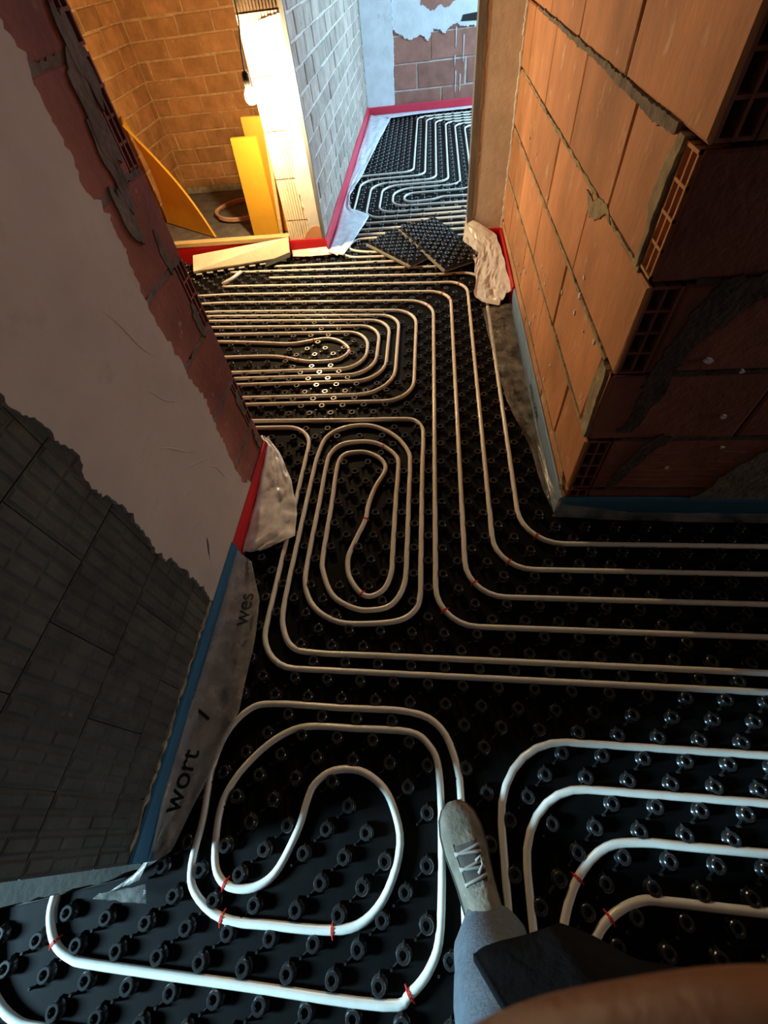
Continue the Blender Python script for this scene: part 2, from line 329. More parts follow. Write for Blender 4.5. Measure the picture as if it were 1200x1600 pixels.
lumpy('mortar_joint', [(.985, zk - .005), (.985, zk - .08), (.975, zk - .16), (.965, zk - .235)], [(.022, 0), (.034, 0), (.030, 0), (.024, 0)], 'x', XR - .006, XR + .02, 'mortar', WR, 17)
for r, seed in ((0, 21), (1, 22), (2, 23), (3, 24)):
    z = Z0 + r * HC
    lumpy('mortar_joint', [(1.0 + .2 * i, z + .002 * math.sin(i + seed)) for i in range(11)], [(0, .0035 + .0025 * abs(math.sin(i * 1.3 + seed)))for i in range(11)], 'x', XR - .0015, XR + .015, 'mortar', WR, seed)
prism('mortar_smear', ragged([(1.24, .85), (1.30, .862), (1.36, .82), (1.42, .80), (1.50, .845), (1.42, .845), (1.36, .872), (1.28, .875)], .012, .004, 5), 'x', XR - .003, XR + .01, 'mortar', WR)
bead('mortar_bead', (XR - .002, .95, .118), (XR - .002, .99, .150), .013, 'mortar', WR, 9)
for i in range(26):     # plaster specks thrown on the lower bricks
    y = random.uniform(1.1, 2.6); z = random.uniform(.14, .72); s = random.uniform(.003, .009)
    prism('plaster_speck', [(y + s * 1.3 * math.cos(a) * random.uniform(.6, 1), z + 1.5 * s * math.sin(a) * random.uniform(.6, 1)) for a in [k * 1.05 for k in range(6)]], 'x', XR - .0026, XR + .004, 'plaster_white', WR)
# grey smears and plaster on the front face
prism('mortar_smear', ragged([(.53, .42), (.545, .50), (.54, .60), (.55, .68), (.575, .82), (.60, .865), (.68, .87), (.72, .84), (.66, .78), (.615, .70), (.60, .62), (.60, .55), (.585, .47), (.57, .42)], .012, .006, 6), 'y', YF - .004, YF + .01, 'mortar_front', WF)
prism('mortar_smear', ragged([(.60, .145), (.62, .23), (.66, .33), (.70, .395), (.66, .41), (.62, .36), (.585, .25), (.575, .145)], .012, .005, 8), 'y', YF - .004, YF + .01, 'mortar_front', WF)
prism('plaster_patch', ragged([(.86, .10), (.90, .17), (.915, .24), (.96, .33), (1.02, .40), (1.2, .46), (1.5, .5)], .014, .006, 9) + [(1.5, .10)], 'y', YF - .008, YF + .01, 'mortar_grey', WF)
for i in range(12):
    x = random.uniform(.65, 1.05); z = random.uniform(.2, .85); s = random.uniform(.004, .012)
    prism('plaster_speck', [(x + 1.3 * s * math.cos(a) * random.uniform(.5, 1), z + s * math.sin(a) * random.uniform(.5, 1)) for a in [k * 1.05 for k in range(6)]], 'y', YF - .005, YF + .004, 'plaster_white', WF)
for r, seed in ((0, 31), (1, 32), (2, 33), (3, 34)):
    z = Z0 + r * HC
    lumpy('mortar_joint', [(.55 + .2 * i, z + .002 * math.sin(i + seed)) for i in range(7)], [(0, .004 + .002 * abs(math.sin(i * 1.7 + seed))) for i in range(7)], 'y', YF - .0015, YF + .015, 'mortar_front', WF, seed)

# ------------------------------------------------------------------ door wall, jamb, partition
XJ = .262
WJ = struct(MB().box(XJ, 2.4, YD, YD + .16, 0, TOP).build('wall_doorway', 'plaster_jamb'), 'beige plastered strip of wall beside the far doorway')
prism('plaster_edge', ragged([(XJ + .012, 0), (XJ + .016, .5), (XJ + .014, 1.0), (XJ + .02, 1.6), (XJ + .01, TOP)], .02, .006, 2) + [(XR, TOP), (XR, 0)], 'y', YD - .008, YD + .001, 'plaster_jamb', WJ)
bead('corner_fillet', (XR - .004, YD - .006, .1), (XR - .004, YD - .006, 2.5), .008, 'plaster_white', WJ, 3)
T1 = struct(MB().box(XJ - .034, XJ + .001, YD - .012, YD + .10, 0, TOP).build('trim_1', 'grey_wood'), 'grey weathered frame post at the edge of the far doorway')
XC0, XC1 = -.955, -.712                      # partition between the lamp-lit room and the far room
WP = struct(MB().box(XC0 + .01, XC1 - .006, YD + .05, YB, 0, TOP).build('wall_partition', 'grey_mortar'), 'partition whose glaring end stands between the two doorways')
# end of the partition: stacked grooved clay blocks
zz = 0; k = 0
while zz < TOP - .02:
    h = .235 if zz < 1.17 else .25
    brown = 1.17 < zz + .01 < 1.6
    m = MB(); m.box(XC0, XC1 - .015, YD + .006, YD + .22, 0, h - .006)
    n = 13
    for i in range(n):
        a = XC0 + .002 + i * (XC1 - .03 - XC0) / n; m.box(a, a + .011, YD - .001 * (i % 2), YD + .012, .001, h - .007)
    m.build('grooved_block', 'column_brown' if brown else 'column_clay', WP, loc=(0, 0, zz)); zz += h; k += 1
prism('plaster_smear', ragged([(-.80, .12), (-.815, .3), (-.83, .5), (-.80, .65), (-.84, .8), (-.82, 1.0), (-.85, 1.14), (-.722, 1.16), (-.722, .12)], .015, .007, 12), 'y', YD - .006, YD + .008, 'plaster_jamb', WP)
prism('bare_patch', ragged([(-.85, .12), (-.83, .155), (-.79, .185), (-.75, .19), (-.722, .18), (-.722, .12)], .012, .004, 14), 'y', YD - .0075, YD + .008, 'terracotta', WP)
MB().box(XC1 - .018, XC1 + .004, YD - .01, YD + .012, 0, TOP).build('corner_bead', 'grey_wood', WP)
# bricks on the far-room side of the partition
def brick_field(parent, face, plane, u0, u1, z1, l, h, mat, depth=.05, gap=.012):
    r = 0; z = 0
    while z < z1:
        off = (0, .5, .22, .7)[r % 4] * l; u = u0 - off
        while u < u1:
            a = max(u, u0); b = min(u + l - gap, u1)
            if b - a > .03:
                a += random.uniform(0, .006); zz = z + random.uniform(-.003, .003); dp = plane + random.uniform(-.003, .003)
                if face == '+x': p = (dp, a, zz)
                elif face == '-y': p = (a, dp, zz)
                else: p = (dp, b, zz)
                brick(parent, face, p, round((b - a) / .02) * .02 or .02, h - gap, depth, mat, random.randint(0, 2))
            u += l
        z += h; r += 1
brick_field(WP, '+x', XC1, YD + .02, YB, 1.35, .26, .105, 'grey_brick')
# far wall
WB = struct(MB().box(-.96, .85, YB + .012, YB + .12, 0, TOP).box(2.05, 2.4, YB + .012, YB + .12, 0, TOP).box(.85, 2.05, YB + .012, YB + .12, 0, .85).box(.85, 2.05, YB + .012, YB + .12, 2.15, TOP).build('wall_far', 'grey_mortar'), 'brick back wall of the bright far room, partly plastered white')
brick_field(WB, '-y', YB, -.40, .75, 1.1, .52, .215, 'far_brick', .05, .014)
prism('plaster_pier', ragged([(-.71, 0), (-.71, TOP)], .5, 0, 1) + ragged([(-.385, TOP), (-.39, 1.0), (-.385, .6), (-.40, .3), (-.405, 0)], .02, .006, 15), 'y', YB - .03, YB + .012, 'plaster_white', WB)
prism('plaster_patch', [(-.385, TOP)] + ragged([(-.385, .69), (-.3, .64), (-.22, .60), (-.12, .63), (-.03, .585), (.06, .66), (.14, .62), (.22, .68), (.4, .65), (.75, .66)], .014, .012, 16) + [(.75, TOP)], 'y', YB - .012, YB + .012, 'plaster_white', WB)
prism('bare_patch', ragged([(-.1, .84), (0, .80), (.1, .82), (.2, .80), (.28, .86), (.26, .95), (-.08, .95)], .014, .012, 18), 'y', YB - .016, YB + .01, 'far_brick', WB)
prism('slot', [(.30, .69), (.32, .735), (.52, .745), (.52, .68)], 'y', YB - .014, YB + .01, 'lamp_black', WB)
for x, za, zb_ in ((.255, .66, .50), (.25, .45, .36), (.262, .33, .14), (.335, .60, .38), (.31, .30, .15)):
    prism('plaster_drip', [(x, za), (x + .010, za - .01), (x + .007, zb_ + .02), (x + .002, zb_)], 'y', YB - .006, YB + .002, 'plaster_white', WB)
# lamp-lit room
WY = struct(MB().box(-2.35, XC0 + .02, 4.506, 4.6, 0, TOP).build('wall_lamp_room', 'yellow_mortar'), 'rough brick back wall of the lamp-lit room')
brick_field(WY, '-y', 4.5, -2.25, XC0, 1.75, .27, .112, 'yellow_brick')
MB().box(-2.25, XC0, 4.485, 4.5, 0, .05).build('wall_base', 'mortar', WY)
WS = struct(MB().box(-2.35, -2.256, 3.2, 4.6, 0, TOP).build('wall_lamp_room_side', 'yellow_mortar'), 'brick side wall of the lamp-lit room')
brick_field(WS, '+x', -2.25, 3.2, 4.5, 1.75, .27, .112, 'yellow_brick')
struct(MB().box(XC0 - .004, XC0 + .011, YD + .22, 4.5, 0, TOP).build('wall_lamp_room_partition', 'yellow_brick'), 'lamp side of the partition wall')

# ------------------------------------------------------------------ studded heating panels
HX, HY, PITCH = -.8624, -.2318, .05
def sstep(a, b, x):
    t = min(1, max(0, (x - a) / (b - a))); return t * t * (3 - 2 * t)
def lane(i, j):
    """panel stud coordinates -> floor position (the panels of the crossing lie a little askew)"""
    s = sstep(43.5, 49, j) * (1 - sstep(59, 66, j)); dj = min(2, max(0, .075 * (18 - i))) * s
    return HX + PITCH * i, HY + PITCH * (j + dj)
def rp(pts, n=7):
    """polyline in stud coordinates with rounded corners (x, y, radius)"""
    out = []
    for k, p in enumerate(pts):
        P = Vector(p[:2]); r = p[2] if len(p) > 2 else 0
        if 0 < k < len(pts) - 1 and r:
            a = (Vector(pts[k - 1][:2]) - P); b = (Vector(pts[k + 1][:2]) - P); la, lb = a.length, b.length; a.normalize(); b.normalize()
            ang = a.angle(b); d = min(r / math.tan(ang / 2), la * .49 if k > 1 else la * .98, lb * .49 if k < len(pts) - 2 else lb * .98); rr = d * math.tan(ang / 2)
            c = P + (a + b).normalized() * (rr / math.sin(ang / 2)); s = P + a * d; e = P + b * d; a0 = math.atan2(s.y - c.y, s.x - c.x); a1 = math.atan2(e.y - c.y, e.x - c.x)
            da = (a1 - a0 + math.pi) % (2 * math.pi) - math.pi
            for q in range(n + 1): out.append((c.x + rr * math.cos(a0 + da * q / n), c.y + rr * math.sin(a0 + da * q / n)))
        else: out.append(tuple(P))
    return out
def cr(pts, n=4):
    P = [Vector(p) for p in pts]; P = [P[0] * 2 - P[1]] + P + [P[-1] * 2 - P[-2]]; out = []
    for k in range(1, len(P) - 2):
        for q in range(n):
            t = q / n; a, b, c, d = P[k - 1:k + 3]
            out.append(tuple(.5 * (2 * b + (c - a) * t + (2 * a - 5 * b + 4 * c - d) * t * t + (3 * b - a - 3 * c + d) * t ** 3)))
    out.append(tuple(P[-2])); return out
def dense(pl, step=1.0):
    out = [pl[0]]
    for a, b in zip(pl[:-1], pl[1:]):
        L = math.hypot(b[0] - a[0], b[1] - a[1]); n = max(1, int(L / step))
        for k in range(1, n + 1): out.append((a[0] + (b[0] - a[0]) * k / n, a[1] + (b[1] - a[1]) * k / n))
    return out
U = lambda j0, i, r0, j1, r1: rp([(-17, j0), (i, j0, r0), (i, j1, r1), (-17, j1)])
PIPES = [
 ('white heating pipe nearest the orange wall, curving once toward the front wall', rp([(-4, 58.5), (23.5, 58.5, 2.6), (23.5, 20.5, 2.8), (80, 20.5)]), [(24.1, 21.0), (22.9, 57.6)]),
 ('white heating pipe running second from the orange wall before turning along the hall', rp([(-10, 56.5), (21.5, 56.5, 2.5), (21.5, 18.5, 2.5), (80, 18.5)]), [(22.2, 19.1), (20.6, 55.9)]),
 ('white heating pipe running third from the orange wall before turning along the hall', rp([(-13, 54.5), (19.5, 54.5, 2.5), (19.5, 16.5, 2.5), (80, 16.5)]), [(19.9, 17.4), (18.5, 54.0), (19.4, 52.6)]),
 ('white heating pipe running fourth from the orange wall beside the oval spiral', rp([(-15, 52.5), (17.5, 52.5, 2.8), (17.5, 14.5, 2.6), (80, 14.5)]), [(18.1, 15.3), (17.0, 51.5)]),
 ('white heating pipe wound into the long oval spiral with the bent tail in the middle', cr([(-17, 33.2), (-6, 33.2), (2, 33.2), (10, 33.1), (14.2, 33.1), (15.7, 32.9), (16.4, 32), (16.55, 30.8), (16.5, 27), (16.5, 22), (16.5, 18), (16.5, 16.6), (16.2, 15.5), (15.2, 14.75), (13.2, 14.45), (11.2, 14.5), (9.5, 15.4), (8.6, 17), (8.45, 19.3), (8.5, 24), (8.5, 27.8), (8.7, 29.1), (9.5, 30.1), (11, 30.4), (12.2, 30.3), (13.2, 29.8), (14.3, 28.7), (14.55, 27.5), (14.5, 24), (14.5, 19.5), (14.5, 18.2), (14.1, 16.9), (13.2, 16.3), (12.4, 16.6), (11.6, 17.7), (11.35, 19.1), (11.7, 20.5), (12.3, 22.4), (12.4, 23.7), (12.8, 25.4), (13.5, 27.2), (13.1, 28.3), (12, 29.05), (11, 29.2), (9.9, 28.9), (9.45, 27.7), (9.5, 24), (9.5, 19.4), (9.7, 18), (10.6, 16.3), (12, 15.5), (13.2, 15.35), (14.6, 15.75), (15.4, 17.2), (15.5, 19.5), (15.5, 24), (15.5, 27.7), (15.3, 29.2), (14.2, 30.9), (12.5, 32.1), (10.9, 32.4), (9.2, 32), (8, 30.9), (7.6, 29), (7.5, 27), (7.4, 20), (7.4, 15.5), (7.7, 13.9), (8.5, 12.8), (10, 12.5), (14, 12.5), (20, 12.5), (30, 12.5), (46, 12.5), (80, 12.5)]), [(13.1, 29.85), (12.35, 22.5), (12.6, 16.45)]),
 ('white heating pipe skirting the milky sheet and then running along the hall', rp([(-17, 32.3), (6.6, 32.3, 2.4), (6.5, 11.5, 2.4), (80, 11.5)]), []),
 ('outermost white pipe of the nested bends in the lamp-lit crossing', U(50.5, 15.6, 2.6, 35.5, 2.8), []),
 ('second white pipe from outside of the nested bends in the crossing', U(49.5, 13.7, 2.2, 36.5, 3.6), []),
 ('third white pipe from outside of the nested bends in the crossing', U(48.5, 12.7, 2.2, 38.5, 3.0), []),
 ('fourth white pipe from outside of the nested bends in the crossing', U(47.5, 11.65, 2.2, 39.5, 2.8), []),
 ('fifth white pipe from outside of the nested bends in the crossing', U(46.5, 10.55, 2.4, 40.5, 2.6), []),
 ('innermost white pipe loop with red marks glowing in the crossing', cr([(-17, 45.6), (-8, 45.6), (-2, 45.3), (2, 45), (4.4, 45.4), (6, 45.6), (7.6, 45), (8.6, 43.7), (8.2, 42.6), (7.2, 42), (5, 41.9), (3.4, 42.2), (1.9, 42.7), (0, 43.1), (-4.3, 43.2), (-17, 43.2)]), [(8.55, 43.6), (1.9, 42.7), (3.4, 42.2), (4.5, 45.45)]),
 ('straight white pipe passing under both loose black panels', [(-10, 60.5), (18.5, 60.5)], []),
 ('straight white pipe at the threshold line ending under the loose panels', [(-4, 62.4), (15, 62.4)], []),
 ('outer white pipe bend just inside the far doorway beside the crumpled sheet', cr([(26, 70.9), (16, 71), (8, 71.2), (5.8, 70.8), (4.7, 69), (4.7, 66.5), (6, 64.8), (8, 64.2), (16, 64)]), []),
 ('small inner white pipe bend just inside the far doorway', cr([(15, 69.9), (9.5, 69.9), (7, 69.7), (5.9, 68.3), (6.4, 66.6), (9.8, 65.5), (15, 65.4)]), []),
 ('far room pipe nearest the bare corner, outermost of the far bends', rp([(50, 128.6), (14.3, 128.6, 2), (14.2, 95, 1.8), (3, 94.8, 3), (3.2, 72.8, 3), (30, 72.8)]), [(14.4, 127.6)]),
 ('far room pipe second from outside of the far bends', rp([(50, 126.6), (16.3, 126.6, 2), (16.2, 92.9, 1.8), (5.2, 92.7, 3), (5.2, 74.9, 3), (30, 74.9)]), []),
 ('far room pipe third from outside of the far bends', rp([(50, 124.5), (18.2, 124.5, 2), (18.1, 90.7, 1.8), (7.2, 90.5, 2.8), (7.3, 76.7, 2.6), (30, 76.7)]), []),
 ('far room pipe fourth from outside of the far bends', rp([(50, 122.6), (20.3, 122.6, 2), (20.1, 89.2, 1.8), (9.2, 89.1, 2.6), (9.2, 78.4, 2.4), (30, 78.3)]), []),
 ('far room pipe fifth from outside of the far bends', rp([(50, 120.6), (22.2, 120.6, 2), (22, 87.4, 1.8), (11.1, 87.3, 2.8), (11.2, 80.4, 2.4), (30, 80.2)]), []),
 ('innermost far room pipe with the hairpin end', rp([(50, 118.8), (24.1, 118.8, 2), (23.8, 85.3, 1.8), (13, 85.2, 1.6), (13, 81.6, 1.5), (17.5, 82, 1), (19, 82.8, 1), (30, 82.4)]), []),
 ('short bright pipe bend beside the milky sheet at the far doorway', cr([(19.7, 61), (19.7, 65.6), (19.9, 67.3), (20.6, 68.5), (22, 69), (30, 69)]), []),
 ('white heating pipe coiled in the near spiral beside the boot', cr([(18.7, -12), (18.7, 0), (18.7, 5.4), (18.5, 7.2), (17.7, 8.8), (16, 9.5), (12, 9.5), (8, 9.5), (6.6, 9.1), (5.6, 7.8), (5.3, 6), (5.5, 4), (5.5, 2.2), (6, 1.2), (7.6, .45), (10, .42), (12.8, .5), (14.2, .9), (15.2, 2), (15.7, 3.7), (15.3, 5.1), (14.6, 6), (13.4, 6.55), (12, 6.45), (11.1, 5.8), (10.8, 5), (10.6, 4), (9.9, 2.4), (9.1, 1.7), (8.1, 1.5), (7.2, 1.7), (6.6, 2.5), (6.3, 4.4), (6.7, 5.7), (7.6, 6.9), (8.8, 7.9), (10.3, 8.45), (13, 8.5), (16, 8.5), (17.1, 7.9), (17.6, 6.8), (17.7, 4), (17.6, 1), (17.2, -.2), (16.3, -1.1), (15.2, -1.5), (9, -1.5), (2.3, -1.5), (.9, -1.4), (-.1, -1), (-.8, -.2), (-1, .6), (-1, 1.6)]), [(7.5, 1.6), (7.5, .48), (12.7, .5), (16.3, -1.05), (0, -1.05)]),
 ('white pipe cut by the picture corner below the near spiral', cr([(-4, 0), (-3.2, -1.6), (-2.2, -2.7), (-.6, -3.4), (1.5, -3.5), (10, -3.5), (20, -3.5)]), []),
 ('outermost white pipe of the dim bends beyond the boot', rp([(20.6, -12), (20.6, 8.5, 3.7), (80, 8.5)]), []),
 ('second white pipe of the dim bends beyond the boot, catching bluish light', rp([(21.6, -12), (21.6, 6.5, 3.3), (80, 6.5)]), []),
 ('third white pipe of the dim bends beyond the boot', cr([(22.3, -12), (22.4, -1), (22.8, 1.2), (23.8, 3.1), (25.3, 4.3), (27, 4.6), (29, 4.6), (33, 4.6), (40, 4.6), (60, 4.6), (80, 4.6)]), [(23.85, 3.15)]),
 ('innermost white pipe of the dim bends beyond the boot', cr([(23.3, -12), (23.5, -1), (24, .9), (24.9, 1.9), (26.3, 2.55), (27.6, 2.62), (30, 2.6), (34, 2.6), (42, 2.6), (60, 2.6), (80, 2.6)]), [(24.95, 1.95)]),
]
PR = .0092; PZ = .0125
occupied = {}
for label, pl, marks in PIPES:
    d = dense(pl, .8); pts = [(*lane(i, j), PZ) for i, j in d]
    pipe = tag(MB().tube(pts, PR, 8).build('heating_pipe', 'pipe', None, True), label, 'pipe', 'underfloor heating pipes')
    for p in dense(pl, .3):
        x, y = lane(*p); occupied.setdefault((int(x / .05 + 500), int(y / .05 + 500)), []).append((x, y))
    for mk in marks:
        k = min(range(1, len(d) - 1), key=lambda q: (d[q][0] - mk[0]) ** 2 + (d[q][1] - mk[1]) ** 2)
        p = Vector(pts[k]); t = (Vector(pts[k + 1]) - Vector(pts[k - 1])).normalized(); sd = t.cross(Vector((0, 0, 1)))
        m = MB(); m.tube([p - t * .003, p + t * .003], PR + .0014, 10)
        m.tube([p + sd * (PR + .007) + Vector((0, 0, -.004)), p + sd * PR * .8 + Vector((0, 0, PR * .75)), p - sd * PR * .8 + Vector((0, 0, PR * .75)), p - sd * (PR + .007) + Vector((0, 0, -.004))], .0018, 5)
        tag(m.build('clip', 'red_mark', pipe), 'thin red clip mark')
def near_pipe(x, y, d):
    a, b = int(x / .05 + 500), int(y / .05 + 500)
    return any((px - x) ** 2 + (py - y) ** 2 < d * d for u in (-1, 0, 1) for v in (-1, 0, 1) for px, py in occupied.get((a + u, b + v), ()))
def stud_geo(m, c=(0, 0, 0), tail=True, sc=1):
    n0 = len(m.v)
    m.lathe([(.0185 * sc, 0), (.0145 * sc, .004), (.0125 * sc, .012), (.0150 * sc, .0155), (.0155 * sc, .0185), (.0135 * sc, .0208), (.0090 * sc, .0208), (.0068 * sc, .018), (.0055 * sc, .006)], 12, c)
    if tail:   # pointed lug and the diagonal web with its pin
        x, y, z = c; a = len(m.v)
        m.v += [(x - .006, y + .012, z), (x + .006, y + .012, z), (x, y + .024, z), (x - .003, y + .012, z + .016), (x + .003, y + .012, z + .016), (x, y + .020, z + .012)]
        m.f += [(a, a + 1, a + 4, a + 3), (a + 1, a + 2, a + 5, a + 4), (a + 2, a, a + 3, a + 5), (a + 3, a + 4, a + 5)]
        b = len(m.v)
        m.v += [(x - .010, y - .013, z), (x - .013, y - .010, z), (x - .026, y - .022, z), (x - .023, y - .026, z), (x - .011, y - .012, z + .008), (x - .024, y - .024, z + .007)]
        m.f += [(b, b + 3, b + 5, b + 4), (b + 1, b + 4, b + 5, b + 2), (b + 2, b + 5, b + 3)]
        m.box(x - .0275, x - .0225, y - .0265, y - .0215, z, z + .016)
sm = MB(); stud_geo(sm); STUD = sm.mesh('stud', 'black_plastic', True)
try: STUD.set_sharp_from_angle(angle=math.radians(40))
except Exception: pass
studs = []
for j in range(-16, 136):
    for i in range(-34, 64):
        if (i + j) % 2: continue
        x, y = lane(i, j)
        if y < YF - .02: zone = 'hall' if (x > XL + .02 if y > -.15 else (x > XL + .02 or y < -.165 + .24 * (x + .73) - .025)) and x < 1.65 and y > -1.0 and x > -1.7 else None
        elif y < YE + .03: zone = 'hall' if XL + .02 < x < XR - .02 else None
        elif y < YD + .01: zone = 'crossing' if -2.3 < x < XR - .02 else None
        elif y < YB - .03: zone = 'far' if XC1 + .02 < x < 1.5 and (x < XJ - .05 or y > YD + .18) else None
        else: zone = None
        if zone and not near_pipe(x, y, .0185): studs.append((zone, x, y))
def in_frame(x, y, z=.02):
    v = Vector((x, y, z - CAMZ)); c = [sum(CR[k][q] * v[k] for k in range(3)) for q in range(3)]
    if c[2] <= 0: return None
    return 592.4 + 682.1 * c[0] / c[2], 756.3 + 682.1 * c[1] / c[2], c[2]
def sheet(name, poly, label):
    o = prism(name, poly, 'z', -.004, 0, 'black_sheet'); return tag(o, label, 'heating panel', 'black studded heating panels')
PANEL = {
 'hall': sheet('studded_panel', [(-1.75, -1.1), (3.2, -1.1), (3.2, YF), (XR, YF), (XR, YE + .01), (XL, YE + .01), (XL, -.13), (-.76, -.165), (-1.05, -.245), (-1.75, -.42)], 'black studded heating panel covering the near hall around the boot'),
 'crossing': sheet('studded_panel', [(-2.35, YE + .012), (XR, YE + .012), (XR, YD - .002), (-2.35, YD - .002)], 'black studded heating panel of the lamp-lit crossing with the nested bends'),
 'far': sheet('studded_panel', [(XC1, YD), (XJ - .034, YD), (XJ - .034, YD + .16), (2.3, YD + .16), (2.3, YB), (XC1, YB)], 'black studded heating panel shining bluish in the far room')}
for zone in PANEL:
    Z = [(x, y) for q, x, y in studs if q == zone]
    def rank(p):
        f = in_frame(*p); return (0 if f and -20 < f[0] < 1220 and -20 < f[1] < 1620 else 1, f[2] if f else 99)
    Z.sort(key=rank)
    n = {'hall': 300, 'crossing': 300, 'far': 0}[zone]
    for x, y in Z[:n]: obj('stud', STUD, PANEL[zone], (x, y, -.0005))
    m = MB()
    for x, y in Z[n:]: stud_geo(m, (x, y, -.0005), tail=y < 3.1)
    o = m.build('stud_field', 'black_plastic', PANEL[zone], True); o['kind'] = 'stuff'
    try: o.data.set_sharp_from_angle(angle=math.radians(40))
    except Exception: pass

# loose panel pieces lying in the far doorway
def loose(label, A, B, D, th=.013):
    """corner A, edge to B, edge to D; studded black sheet on grey insulation"""
    A, B, D = Vector(A), Vector(B), Vector(D); u = (B - A); v = (D - A); lu, lv = u.length, v.length; u.normalize(); v = (v - u * v.dot(u)).normalized(); nn = u.cross(v)
    if nn.z < 0: nn = -nn
    e = empty('loose_panel', A); tag(e, label, 'heating panel', 'loose offcuts of studded panel')
    e.rotation_euler = Matrix((u, v, u.cross(v))).transposed().to_euler()
    sg = 1 if u.cross(v).z > 0 else -1
    MB().box(0, lu, 0, lv, 0, th).build('insulation', 'eps_grey', e)
    m = MB(); m.box(-.002, lu + .002, .012, lv + .002, th, th + .004); m.build('sheet', 'black_sheet', e)
    m = MB(); j = 0
    while .03 + j * .035 < lv - .01:
        i = 0
        while .025 + i * .07 + (.035 if j % 2 else 0) < lu - .01:
            stud_geo(m, (.025 + i * .07 + (.035 if j % 2 else 0), .03 + j * .035, th + .003), False, 1.1); i += 1
        j += 1
    o = m.build('stud_field', 'black_plastic', e, True); o['kind'] = 'stuff'; return e
loose('loose black studded offcut with a pale cut edge, lying in the far doorway', (-.445, 3.12, .024), (-.135, 2.755, .030), (-.19, 3.36, .034))
loose('loose black studded offcut lying on top of the other one, nearest the milky sheet', (-.225, 3.235, .056), (.075, 2.655, .040), (.03, 3.36, .062))

# ------------------------------------------------------------------ foam edge strips
def strip(name, path, h, t, mat, label, parts=None, z0=.0):
    """foam strip standing along a path of floor points; rounded top; t to the room side"""
    P = [Vector(p) for p in path]; m = MB(); prof = [(0, 0), (t, 0), (t, h * .86), (t * .8, h * .97), (t * .3, h), (0, h * .98)]
    n = len(prof); pts = []
    for k, p in enumerate(P):
        a = (P[k] - P[k - 1]).normalized() if k else (P[1] - P[0]).normalized(); b = (P[k + 1] - P[k]).normalized() if k < len(P) - 1 else a
        na = Vector((a.y, -a.x)); nb = Vector((b.y, -b.x)); nm = (na + nb); nm /= max(.3, nm.length_squared / 2)
        for q, z in prof: m.v.append((p.x + nm.x * q, p.y + nm.y * q, z0 + z))
    for k in range(len(P) - 1):
        for q in range(n): a = k * n + q; b = k * n + (q + 1) % n; m.f.append((a, a + n, b + n, b))
    m.f.append(tuple(range(n))); m.f.append(tuple(range((len(P) - 1) * n, len(P) * n))[::-1])
    o = m.build(name, mat, None); tag(o, label, 'edge strip', 'foam edge strips along the walls'); return o
def sub(a, b, n): return [(a[0] + (b[0] - a[0]) * k / n, a[1] + (b[1] - a[1]) * k / n) for k in range(n + 1)]
SL = strip('edge_strip', sub((XL, -.125), (XL, .725), 20), .112, .014, 'blue_foam', 'dark blue foam strip along the foot of the dark scored wall')
strip('edge_strip', sub((XL, .727), (XL + .002, YE), 10), .105, .012, 'red_foam', 'bright red foam strip at the free end of the plastered wall')
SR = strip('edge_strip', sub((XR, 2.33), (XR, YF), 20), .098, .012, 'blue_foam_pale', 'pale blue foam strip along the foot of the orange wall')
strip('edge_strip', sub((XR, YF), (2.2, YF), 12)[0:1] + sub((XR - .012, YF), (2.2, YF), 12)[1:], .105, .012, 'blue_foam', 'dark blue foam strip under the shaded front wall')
strip('edge_strip', [(XJ + .002, YD - .008), (XR - .006, YD - .008), (XR - .006, 2.335)], .105, .011, 'red_foam', 'red foam strip beside the milky sheet at the orange wall')
strip('edge_strip', [(XC0, YD - .002), (XC1, YD - .002)], .118, .01, 'red_foam', 'short red foam strip across the foot of the glaring wall end')
strip('edge_strip', [(XC1, YD - .012), (XC1, YD + .4), (XC1, 4.6), (XC1, YB - .04)], .112, .012, 'pink_red_foam', 'long red foam strip along the grey brick wall of the far room')
strip('edge_strip', [(XC1, YB - .032), (2.2, YB - .032)], .10, .012, 'pink_red_foam', 'red foam strip under the far brick wall')

# ------------------------------------------------------------------ plastic sheets
def film(name, inner, outer, mat, label, nu=40, nv=12, wr=.008, seed=0, sag=.35, group=None, smooth=True):
    """sheet between two 3D polylines, wrinkled"""
    def samp(P, t):
        L = [0]
        for a, b in zip(P[:-1], P[1:]): L.append(L[-1] + (Vector(b) - Vector(a)).length)
        s = t * L[-1]
        for k in range(len(P) - 1):
            if s <= L[k + 1] or k == len(P) - 2:
                q = (s - L[k]) / max(1e-6, L[k + 1] - L[k]); return Vector(P[k]).lerp(Vector(P[k + 1]), q)
    def fn(u, v):
        a = samp(inner, u); b = samp(outer, u); p = a.lerp(b, v); z = a.z + (b.z - a.z) * (1 - (1 - v) ** (1 + sag * 3))
        q = .45 - 1.5 * abs(nz3(u * 7 + v * 2 + seed, v * 3 - u * 3, seed)) - .8 * abs(nz3(u * 17 - v * 4, v * 8 + seed, 3)); e = 4 * v * (1 - v) * .6 + .4 * v
        return (p.x + wr * .6 * nz3(u * 6, v * 5, seed + 9), p.y + wr * .6 * nz3(u * 6, v * 5, seed + 19), max(.0245, z + wr * q * 1.6 * e + .002))
    o = MB().grid(fn, nu, nv).build(name, mat, None, smooth)
    md = o.modifiers.new('thickness', 'SOLIDIFY'); md.thickness = .0006
    return tag(o, label, 'plastic sheet', group or 'plastic skirts of the edge strips')
